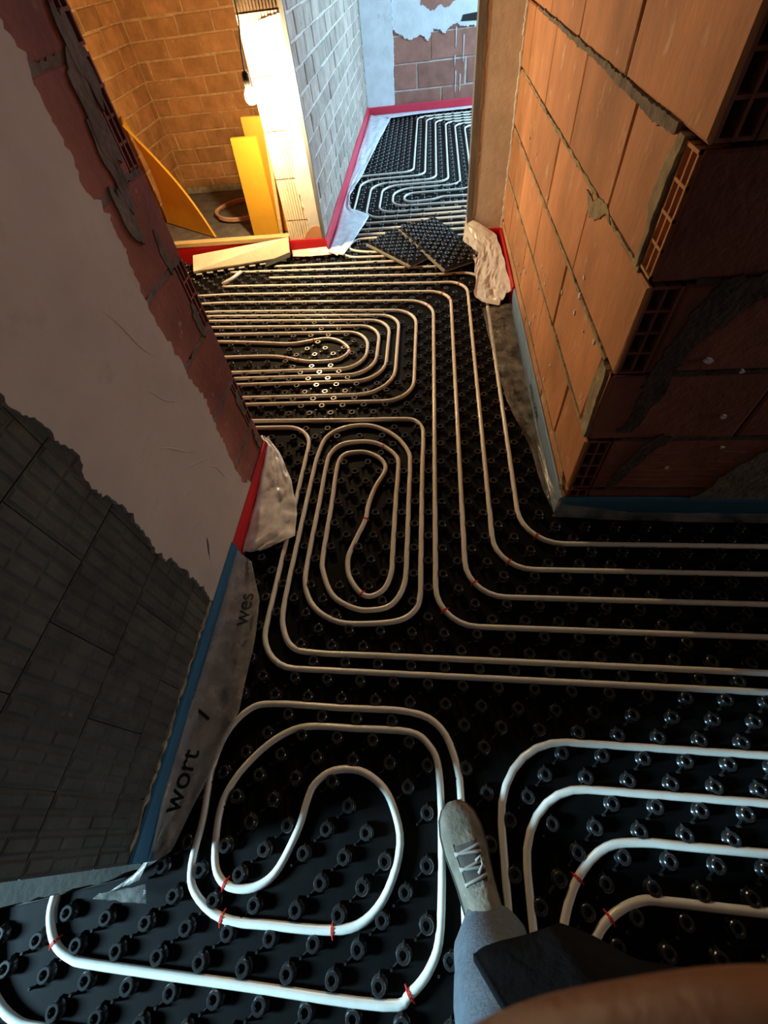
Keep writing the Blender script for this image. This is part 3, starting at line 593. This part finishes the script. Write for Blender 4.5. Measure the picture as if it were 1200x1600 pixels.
FL = film('plastic_film', [(XL + .016, .715, .07), (XL + .016, .4, .066), (XL + .016, 0, .066), (XL + .018, -.12, .05), (XL + .0, -.16, .03)],
          [(-.635, .69, .04), (-.575, .555, .027), (-.558, .42, .027), (-.553, .22, .027), (-.585, .10, .027), (-.60, .03, .028), (-.64, -.10, .028), (-.77, -.188, .028)], 'printed_film', 'clear printed film skirt lying beside the dark blue strip', 50, 14, .006, 2)
film('plastic_film', [(XL + .016, .73, .03), (XL + .016, .95, .045), (XL + .014, YE - .01, .08), (XL - .03, YE + .05, .08)],
     [(-.60, .745, .026), (-.50, .80, .027), (-.505, .88, .028), (-.56, 1.05, .035), (-.64, 1.2, .04), (-.715, 1.30, .04)], 'milky_film', 'milky white sheet folded out from the red strip at the plastered wall end', 34, 18, .016, 5, .2)
film('plastic_film', [(XR - .018, 2.30, .028), (XR - .018, 1.9, .028), (XR - .018, 1.4, .03), (XR - .016, 1.05, .05), (XR - .006, YF - .012, .10)],
     [(.275, 2.26, .027), (.30, 1.85, .027), (.33, 1.52, .027), (.395, 1.22, .03), (.41, 1.02, .035), (XR - .03, YF - .03, .05)], 'clear_film', 'crinkled clear film beside the pale blue strip at the orange wall', 44, 12, .010, 8, .3)
film('plastic_film', [(XR - .014, YF - .014, .08), (.7, YF - .017, .03), (1.1, YF - .017, .028), (1.6, YF - .017, .028)],
     [(XR - .03, YF - .035, .026), (.71, YF - .05, .026), (1.1, YF - .055, .026), (1.6, YF - .05, .026)], 'clear_film', 'clear film hanging over the dark blue strip of the front wall', 40, 6, .006, 12, .2)
film('plastic_film', [(XJ - .04, YD + .02, .17), (.30, YD - .03, .15), (XR - .05, YD - .10, .10), (XR - .024, 2.7, .09), (XR - .02, 2.36, .08)],
     [(.20, 2.98, .04), (.21, 2.86, .05), (.265, 2.75, .06), (.255, 2.6, .05), (.25, 2.40, .03), (.27, 2.32, .03), (.36, 2.27, .03)], 'milky_film', 'crumpled milky sheet bunched at the foot of the beige jamb', 24, 11, .021, 15, .1, smooth=False)
film('plastic_film', [(XC1 + .016, 3.02, .04), (XC1 + .016, 3.4, .03), (XC1 + .016, 4.6, .03), (XC1 + .016, 6.0, .03), (XC1 + .018, YB - .05, .04)],
     [(-.585, 3.0, .027), (-.46, 3.62, .03), (-.62, 3.75, .03), (-.66, 4.0, .04), (-.60, 4.5, .03), (-.50, 5.6, .03), (-.44, 6.22, .03)], 'milky_film_cool', 'bluish white sheet along the grey brick wall of the far room', 60, 10, .014, 21, .3)
film('plastic_film', [(-.66, YB - .05, .03), (0, YB - .05, .028), (.8, YB - .05, .028)], [(-.46, YB - .22, .028), (0, YB - .16, .028), (.8, YB - .14, .028)], 'milky_film_cool', 'bluish white sheet under the far wall strip', 30, 6, .008, 25, .3)
film('plastic_film', [(XC0 + .0, YD - .014, .05), (-.83, YD - .014, .055), (XC1, YD - .016, .06)], [(XC0 + .01, YD - .06, .028), (-.83, YD - .07, .028), (XC1 + .07, YD - .06, .028)], 'milky_film', 'small white sheet under the short red strip of the glaring wall end', 16, 6, .006, 28, .3)
film('plastic_scrap', [(-.79, -.19, .03), (-.74, -.18, .034), (-.68, -.165, .032)], [(-.80, -.20, .03), (-.73, -.20, .03), (-.665, -.198, .03)], 'clear_film', 'small bright scrap of plastic at the end of the blue strip', 14, 5, .006, 30, .1, group='plastic scraps')
# printed letters on the film and strip
def text(parent, s, mat, M4, size, name='print'):
    cu = bpy.data.curves.new(name, 'FONT'); cu.body = s; cu.size = size; cu.offset = .0006; to = bpy.data.objects.new(name, cu); COL.objects.link(to)
    dg = bpy.context.evaluated_depsgraph_get(); me = bpy.data.meshes.new_from_object(to.evaluated_get(dg)); bpy.data.objects.remove(to); bpy.data.curves.remove(cu)
    me.materials.clear(); me.materials.append(MATS[mat]); me.transform(M4); o = obj(name, me, parent); tag(o, 'black printed lettering'); return o
def frame4(o, u, v):
    u = Vector(u).normalized(); v = Vector(v); v = (v - u * v.dot(u)).normalized(); n = u.cross(v); return Matrix(((u.x, v.x, n.x, o[0]), (u.y, v.y, n.y, o[1]), (u.z, v.z, n.z, o[2]), (0, 0, 0, 1)))
text(FL, 'wort', 'print_black', frame4((-.640, -.03, .050), (.08, 1, 0), (-1, .1, .1)), .070)
text(FL, '7', 'print_black', frame4((-.628, .175, .050), (.1, 1, 0), (-1, .1, .1)), .085)
text(FL, 'wes', 'print_black', frame4((-.585, .455, .052), (-.05, 1, 0), (-1, 0, .15)), .070)
text(SR, 'WALL SOM', 'print_black', frame4((XR - .0128, 1.60, .03), (0, -1, 0), (0, 0, 1)), .045)

# ------------------------------------------------------------------ threshold objects, boards, hose, lamp
struct(prism('trim_2', ragged([(-.695, -.135), (-.76, -.163), (-1.05, -.243), (-1.75, -.42)], .03, .005, 6) + [(-1.75, -.13), (-.70, -.13)], 'z', -.004, .036, 'concrete'), 'low grey cement threshold at the end of the dark scored wall')
# threshold of the lamp-lit room with the pale slab tipped over it
e = tag(empty('threshold_beam', (-1.45, YD, 0)), 'yellow timber threshold beam of the lamp-lit room with a red band', 'threshold')
MB().box(-.85, .49, .0, .06, 0, .135).build('beam', 'timber', e); MB().box(-.85, .492, -.010, .0, .0, .118).build('red_band', 'red_foam', e)
MB().box(-.85, .492, -.012, .004, .118, .142).build('lath', 'timber', e)
e = tag(empty('insulation_slab', (0, 0, 0)), 'pale cream insulation slab with black underside, tipped against the threshold', 'slab')
A = Vector((-1.60, 2.845, .040)); B = Vector((-.958, 3.0, .030)); C = Vector((-.955, 3.055, .128)); D = Vector((-1.66, 3.035, .062)); nn = (B - A).cross(D - A).normalized()
def slab(m, A, B, C, D, off0, off1):
    n0 = len(m.v); m.v += [tuple(p + nn * off0) for p in (A, B, C, D)] + [tuple(p + nn * off1) for p in (A, B, C, D)]
    m.f += [tuple(n0 + i for i in f) for f in ((3, 2, 1, 0), (4, 5, 6, 7), (0, 1, 5, 4), (1, 2, 6, 5), (2, 3, 7, 6), (3, 0, 4, 7))]
m = MB(); slab(m, A, B, C, D, 0, .016); m.build('insulation', 'cream_board', e)
m = MB(); slab(m, A + Vector((-.005, -.006, 0)), B + Vector((.003, -.006, 0)), C, D, -.012, 0); m.build('black_sheet', 'black_plastic', e)
m = MB()
for k in range(9):
    p = A.lerp(B, .02 + k * .11) + Vector((0, -.006, -.006)); q = A.lerp(B, .08 + k * .11) + Vector((0, -.006, -.007)); m.tube([p, q], .006, 6)
m.build('stud_row', 'eps', e)
# scrap of dark strip and an offcut pipe below the slab
tag(MB().tube([(-1.36, 2.70, .03), (-1.30, 2.76, .036), (-1.265, 2.83, .04)], .011, 8).build('pipe_offcut', 'eps', None, True), 'short pale pipe offcut lying below the cream slab', 'pipe offcut')
sc = MB(); sc.grid(lambda u, v: (-1.12 + .17 * u, 2.90 + .05 * v + .06 * u, .026 + .03 * u + .012 * v), 4, 2); o = sc.build('dark_scrap', 'lamp_black'); o.modifiers.new('t', 'SOLIDIFY').thickness = .004
tag(o, 'small dark scrap of foil poking out below the slab', 'scrap')
# yellow boards
def board(label, base0, base1, top0, top1, th, mat, bend=0, bulge=0):
    """sheet from base edge to top edge; optional bend along its height"""
    def fn(u, v):
        p = Vector(base0).lerp(Vector(base1), u).lerp(Vector(top0).lerp(Vector(top1), u), v); s = math.sin(math.pi * v)
        return p + Vector((bend, -bend * .3, 0)) * s + Vector((0, bulge * math.sin(math.pi * u), 0))
    o = MB().grid(fn, 6, 10).build('yellow_board', mat, None, False); o.modifiers.new('thickness', 'SOLIDIFY').thickness = th
    return tag(o, label, 'board', 'yellow boards in the lamp-lit room')
board('wide bent yellow sheet leaning in the corner of the lamp-lit room', (-1.66, 3.50, .004), (-2.2, 3.86, .004), (-2.16, 3.76, .68), (-2.22, 3.9, .70), .015, 'yellow_board', .06)
board('tall yellow board standing next to the glaring wall end', (-1.335, 3.44, .004), (-1.125, 3.40, .004), (-1.285, 3.40, .62), (-1.10, 3.36, .625), .022, 'yellow_board')
board('orange board behind the tall yellow board', (-1.25, 3.54, .004), (-1.03, 3.50, .004), (-1.215, 3.50, .70), (-1.0, 3.46, .70), .02, 'orange_board')
tag(MB().box(-.011, .011, -.008, .008, 0, .70).build('batten', 'timber', None, loc=(-1.09, 3.33, .0)), 'thin bright batten leaning against the glaring wall end', 'batten').rotation_euler = (-.03, .10, 0)
hp = []
for k in range(60):
    a = k * .21; hp.append((-1.55 + (.23 + .01 * math.sin(k)) * math.cos(a), 3.95 + (.22) * math.sin(a), .014 + .012 * (k / 30)))
tag(MB().tube(hp, .011, 7).build('hose_coil', 'hose', None, True), 'pinkish hose coiled on the floor of the lamp-lit room', 'hose')
# lamp
lx, ly, lz = LAMP
e = tag(empty('work_lamp', (lx, ly, lz)), 'glowing bare bulb hung at the edge of the glaring wall end', 'lamp')
MB().lathe([(.001, -.036), (.016, -.032), (.026, -.02), (.030, -.004), (.027, .012), (.017, .028), (.013, .036)], 14).build('bulb', 'bulb', e, True)
MB().lathe([(.016, .034), (.018, .04), (.018, .085), (.010, .095)], 12).build('socket', 'lamp_black', e, True)
MB().tube([(0, 0, .09), (-.004, .04, .16), (-.012, .15, .26), (-.014, .172, .5), (-.014, .172, 1.6)], .004, 6).build('cable', 'lamp_black', e)

# ------------------------------------------------------------------ the photographer
PE = tag(empty('person', (.2, -.4, 0)), 'person in grey trousers, tan suede boot and dark jacket standing over the pipes', 'person')
PO = Vector((.2, -.4, 0))
def skin(name, nodes, edges, mat, parent, sub=2, root=0):
    me = bpy.data.meshes.new(name); me.from_pydata([tuple(Vector(n[0]) - PO) for n in nodes], edges, []); o = bpy.data.objects.new(name, me); COL.objects.link(o)
    md = o.modifiers.new('s', 'SKIN'); md.use_smooth_shade = True
    for k, n in enumerate(nodes):
        r = n[1]; me.skin_vertices[0].data[k].radius = (r, r) if not isinstance(r, tuple) else r
        me.skin_vertices[0].data[k].use_root = (k == root)
    o.modifiers.new('d', 'SUBSURF').levels = sub; o.modifiers['d'].render_levels = sub
    dg = bpy.context.evaluated_depsgraph_get(); ev = bpy.data.meshes.new_from_object(o.evaluated_get(dg)); bpy.data.objects.remove(o)
    ev.materials.clear(); ev.materials.append(MATS[mat]); return obj(name, ev, parent)
def cw(x, y, z): return (CR[0][0] * x + CR[0][1] * y + CR[0][2] * z, CR[1][0] * x + CR[1][1] * y + CR[1][2] * z, CAMZ + CR[2][0] * x + CR[2][1] * y + CR[2][2] * z)
nodes = [((.22, -.50, .93), .125), ((.22, -.47, 1.12), .12), ((.22, -.43, 1.34), .13), ((.22, -.415, 1.49), .048), ((.22, -.385, 1.585), .066), ((.22, -.38, 1.66), .090), ((.22, -.385, 1.735), .066),
         ((.13, -.49, .88), .088), ((.095, -.30, .50), .052), ((.115, -.215, .09), .034), ((.31, -.50, .88), .088), ((.34, -.42, .5), .052), ((.36, -.40, .09), .034),
         ((.40, -.43, 1.39), .052), ((.46, -.40, 1.12), .04), ((.28, -.17, 1.22), .030), ((.05, -.44, 1.38), .052), ((-.10, -.42, 1.12), .04), ((-.11, -.25, 1.24), .03)]
edges = [(0, 1), (1, 2), (2, 3), (3, 4), (4, 5), (5, 6), (0, 7), (7, 8), (8, 9), (0, 10), (10, 11), (11, 12), (2, 13), (13, 14), (14, 15), (2, 16), (16, 17), (17, 18)]
# right hand at the phone: palm and five fingers (camera-side coordinates)
n = len(nodes)
nodes += [(cw(.150, .150, .075), .022), (cw(.118, .112, .070), .024)]; edges += [(15, n), (n, n + 1)]
fing = [[(.088, .0865, .064, .011), (.057, .0852, .066, .0095), (.027, .0925, .068, .0092), (.004, .1005, .066, .0082)],
        [(.088, .104, .066, .011), (.058, .110, .068, .010), (.028, .117, .068, .009), (.006, .121, .062, .008)],
        [(.094, .124, .068, .0105), (.066, .132, .070, .0095), (.038, .138, .068, .0088), (.018, .141, .060, .008)],
        [(.104, .142, .070, .0095), (.080, .151, .070, .0085), (.058, .157, .066, .008), (.042, .159, .058, .007)],
        [(.122, .094, .045, .012), (.112, .080, .018, .011), (.100, .072, -.008, .010)]]
for fg in fing:
    prev = n + 1
    for x, y, z, r in fg: nodes.append((cw(x, y, z), r)); edges.append((prev, len(nodes) - 1)); prev = len(nodes) - 1
n2 = len(nodes)      # left hand, hanging loosely
nodes += [((-.09, -.20, 1.25), .024)]; edges.append((18, n2))
for q in range(5):
    prev = n2
    for s in range(3):
        nodes.append(((-.115 + .017 * q + (.02 if q == 4 else 0), -.165 + .028 * s - (.02 if q == 4 else 0), 1.252 + .004 * s - .012 * s * s), .0095 - .0012 * s)); edges.append((prev, len(nodes) - 1)); prev = len(nodes) - 1
skin('body', nodes, edges, 'skin', PE, 2)
# face details
hd = Vector((.22, -.38, 1.655)) - PO
MB().lathe([(.001, -.018), (.012, -.012), (.014, 0), (.008, .018), (.002, .03)], 8, tuple(hd + Vector((0, .093, -.01)))).build('nose', 'skin', PE, True)
for s in (-1, 1):
    MB().lathe([(.001, -.009), (.008, -.005), (.010, 0), (.008, .005), (.001, .009)], 8, tuple(hd + Vector((s * .032, .080, .018)))).build('eye', 'lamp_black', PE, True)
    MB().lathe([(.002, -.03), (.013, -.02), (.015, .0), (.014, .02), (.004, .032)], 8, tuple(hd + Vector((s * .088, -.005, 0)))).build('ear', 'skin', PE, True)
MB().tube([tuple(hd + Vector((x, .082 - abs(x) * .4, -.045))) for x in (-.024, -.012, 0, .012, .024)], .004, 6).build('mouth', 'terracotta_dark', PE, True)
MB().lathe([(.096, -.01), (.102, .03), (.096, .07), (.07, .10), (.03, .112), (.001, .115)], 16, tuple(hd + Vector((0, -.012, 0)))).build('hair', 'hair', PE, True)
# trousers: both legs and hips, cloth folds, open cuffs
tm = MB()
def leg(path, seg=28):
    n0 = len(tm.v)
    for k in range(len(path) * 6 - 5):
        a = k / 6; q = min(int(a), len(path) - 2); f = a - q; P = [path[q][i] + (path[q + 1][i] - path[q][i]) * f for i in range(5)]
        for c in range(seg):
            t = 2 * math.pi * c / seg; fold = .005 * nz3(math.cos(t) * 2, math.sin(t) * 2, P[2] * 9) + .003 * nz3(math.cos(t) * 4, math.sin(t) * 4, P[2] * 22)
            tm.v.append((P[0] + (P[3] + fold) * math.cos(t) - PO.x, P[1] + (P[4] + fold) * math.sin(t) - PO.y, P[2] + (.022 * math.sin(t - .5) * max(0, 1 - a) if path[0][2] < .2 else 0)))
    for k in range(len(path) * 6 - 6):
        for c in range(seg): a = n0 + k * seg + c; b = n0 + k * seg + (c + 1) % seg; tm.f.append((a, b, b + seg, a + seg))
leg([(.122, -.208, .085, .077, .086), (.122, -.215, .13, .080, .084), (.120, -.235, .30, .084, .084), (.114, -.29, .52, .086, .09), (.13, -.42, .74, .10, .105), (.15, -.49, .92, .115, .13)])
leg([(.362, -.40, .085, .075, .084), (.36, -.40, .13, .078, .084), (.358, -.41, .30, .082, .084), (.345, -.44, .52, .086, .09), (.32, -.49, .74, .10, .105), (.30, -.5, .92, .115, .13)])
tr = tm.build('trousers', 'trousers', PE, True); tr.modifiers.new('t', 'SOLIDIFY').thickness = .003
# boots
def boot(toe, heel, label):
    toe, heel = Vector((*toe, .022)), Vector((*heel, .022)); ax = (toe - heel); L = ax.length; ax.normalize(); sd = Vector((ax.y, -ax.x, 0)); e = empty('boot'); e.parent = PE; e.location = -PO; tag(e, label)
    #   t, half width, height, z base
    sec = [(0, .018, .06), (.02, .034, .085), (.10, .039, .105), (.22, .040, .118), (.34, .040, .112), (.46, .041, .094), (.56, .044, .076), (.68, .049, .064), (.80, .049, .056), (.90, .042, .050), (.96, .030, .043), (1.0, .010, .030)]
    def fn(u, v):
        s = u * (len(sec) - 1); k = min(int(s), len(sec) - 2); q = s - k; t, wd, h = [sec[k][i] + (sec[k + 1][i] - sec[k][i]) * q for i in range(3)]
        a = math.pi * v; x = math.cos(a); z = math.sin(a); z = z ** .7; cr_ = heel + ax * (t * L) + sd * (wd * math.copysign(abs(x) ** .75, x)); return cr_ + Vector((0, 0, .012 + (h - .012) * z + .002 * nz3(u * 8, v * 8, 2)))
    MB().grid(fn, 44, 18).build('upper', 'shoe_suede', e, True)
    m = MB()
    out = [(heel + ax * (t * L) + sd * (wd + .004)) for t, wd, h in sec] + [(heel + ax * (t * L) - sd * (wd + .004)) for t, wd, h in sec[::-1]]
    prism('sole', [(p.x, p.y) for p in out], 'z', .022, .040, 'shoe_sole', e)
    on = lambda u, v, d=.003: Vector(fn(u, v)) + Vector((0, 0, d))
    MB().grid(lambda a, b: on(.50 + .17 * a, .36 + .28 * b, .0025), 8, 8).build('tongue', 'shoe_sole', e, True)
    for k in range(5):      # laces over the instep
        u0 = .515 + .034 * k
        MB().tube([on(u0 + .022 * (q / 6) * (1 if k % 2 else -1), .33 + .34 * q / 6, .005) for q in range(7)], .003, 6).build('lace', 'lace', e, True)
    MB().tube([on(.53, .46, .006), on(.56, .36, .010), on(.60, .37, .008), on(.585, .45, .008)], .003, 6).build('lace_loop', 'lace', e, True)
    for sgn in (.30, .70):  # eyelet stays
        MB().grid(lambda a, b: on(.48 + .2 * a, sgn - .045 + .09 * b, .003), 8, 4).build('eyelet_stay', 'shoe_suede', e, True)
boot((.049, .046), (.140, -.235), 'tan suede boot with pale laces'); boot((.37, -.22), (.355, -.50), 'second boot in the dark')
# jacket: trunk with sleeves and the open front panel whose hem hangs into view
jn = [((.24, -.50, .84), .20), ((.24, -.47, 1.12), .165), ((.22, -.43, 1.36), .155), ((.40, -.43, 1.40), .082), ((.47, -.40, 1.13), .066), ((.33, -.22, 1.20), .052), ((.04, -.44, 1.40), .082), ((-.10, -.42, 1.13), .066), ((-.11, -.29, 1.225), .05)]
jk = skin('jacket', jn, [(0, 1), (1, 2), (2, 3), (3, 4), (4, 5), (2, 6), (6, 7), (7, 8)], 'jacket', PE, 2)
hem = [(.037, -.097, .80), (.046, -.091, .797), (.075, -.083, .80), (.117, -.069, .80), (.15, -.078, .80), (.18, -.087, .80), (.235, -.092, .80), (.30, -.10, .80), (.37, -.14, .80), (.42, -.24, .82)]
topc = [(.20, -.222, 1.20), (.20, -.222, 1.21), (.205, -.222, 1.22), (.205, -.225, 1.23), (.21, -.23, 1.25), (.24, -.235, 1.25), (.27, -.24, 1.25), (.31, -.25, 1.24), (.35, -.28, 1.22), (.38, -.33, 1.2)]
def flap_fn(u, v):
    s = u * (len(hem) - 1); k = min(int(s), len(hem) - 2); q = s - k; a = Vector(hem[k]).lerp(Vector(hem[k + 1]), q); b = Vector(topc[k]).lerp(Vector(topc[k + 1]), q); p = a.lerp(b, v)
    return p + Vector((0, -.012 * math.sin(math.pi * v) + .006 * nz3(u * 5, v * 4, 1), 0)) - PO
fl_ = MB().grid(flap_fn, 33, 14).build('front_panel', 'jacket', jk, True); fl_.modifiers.new('t', 'SOLIDIFY').thickness = .006
MB().lathe([(.001, -.010), (.004, -.008), (.005, 0), (.003, .009), (.001, .012)], 8, tuple(Vector((.168, -.092, .815)) - PO)).build('zip_pull', 'metal', jk, True)
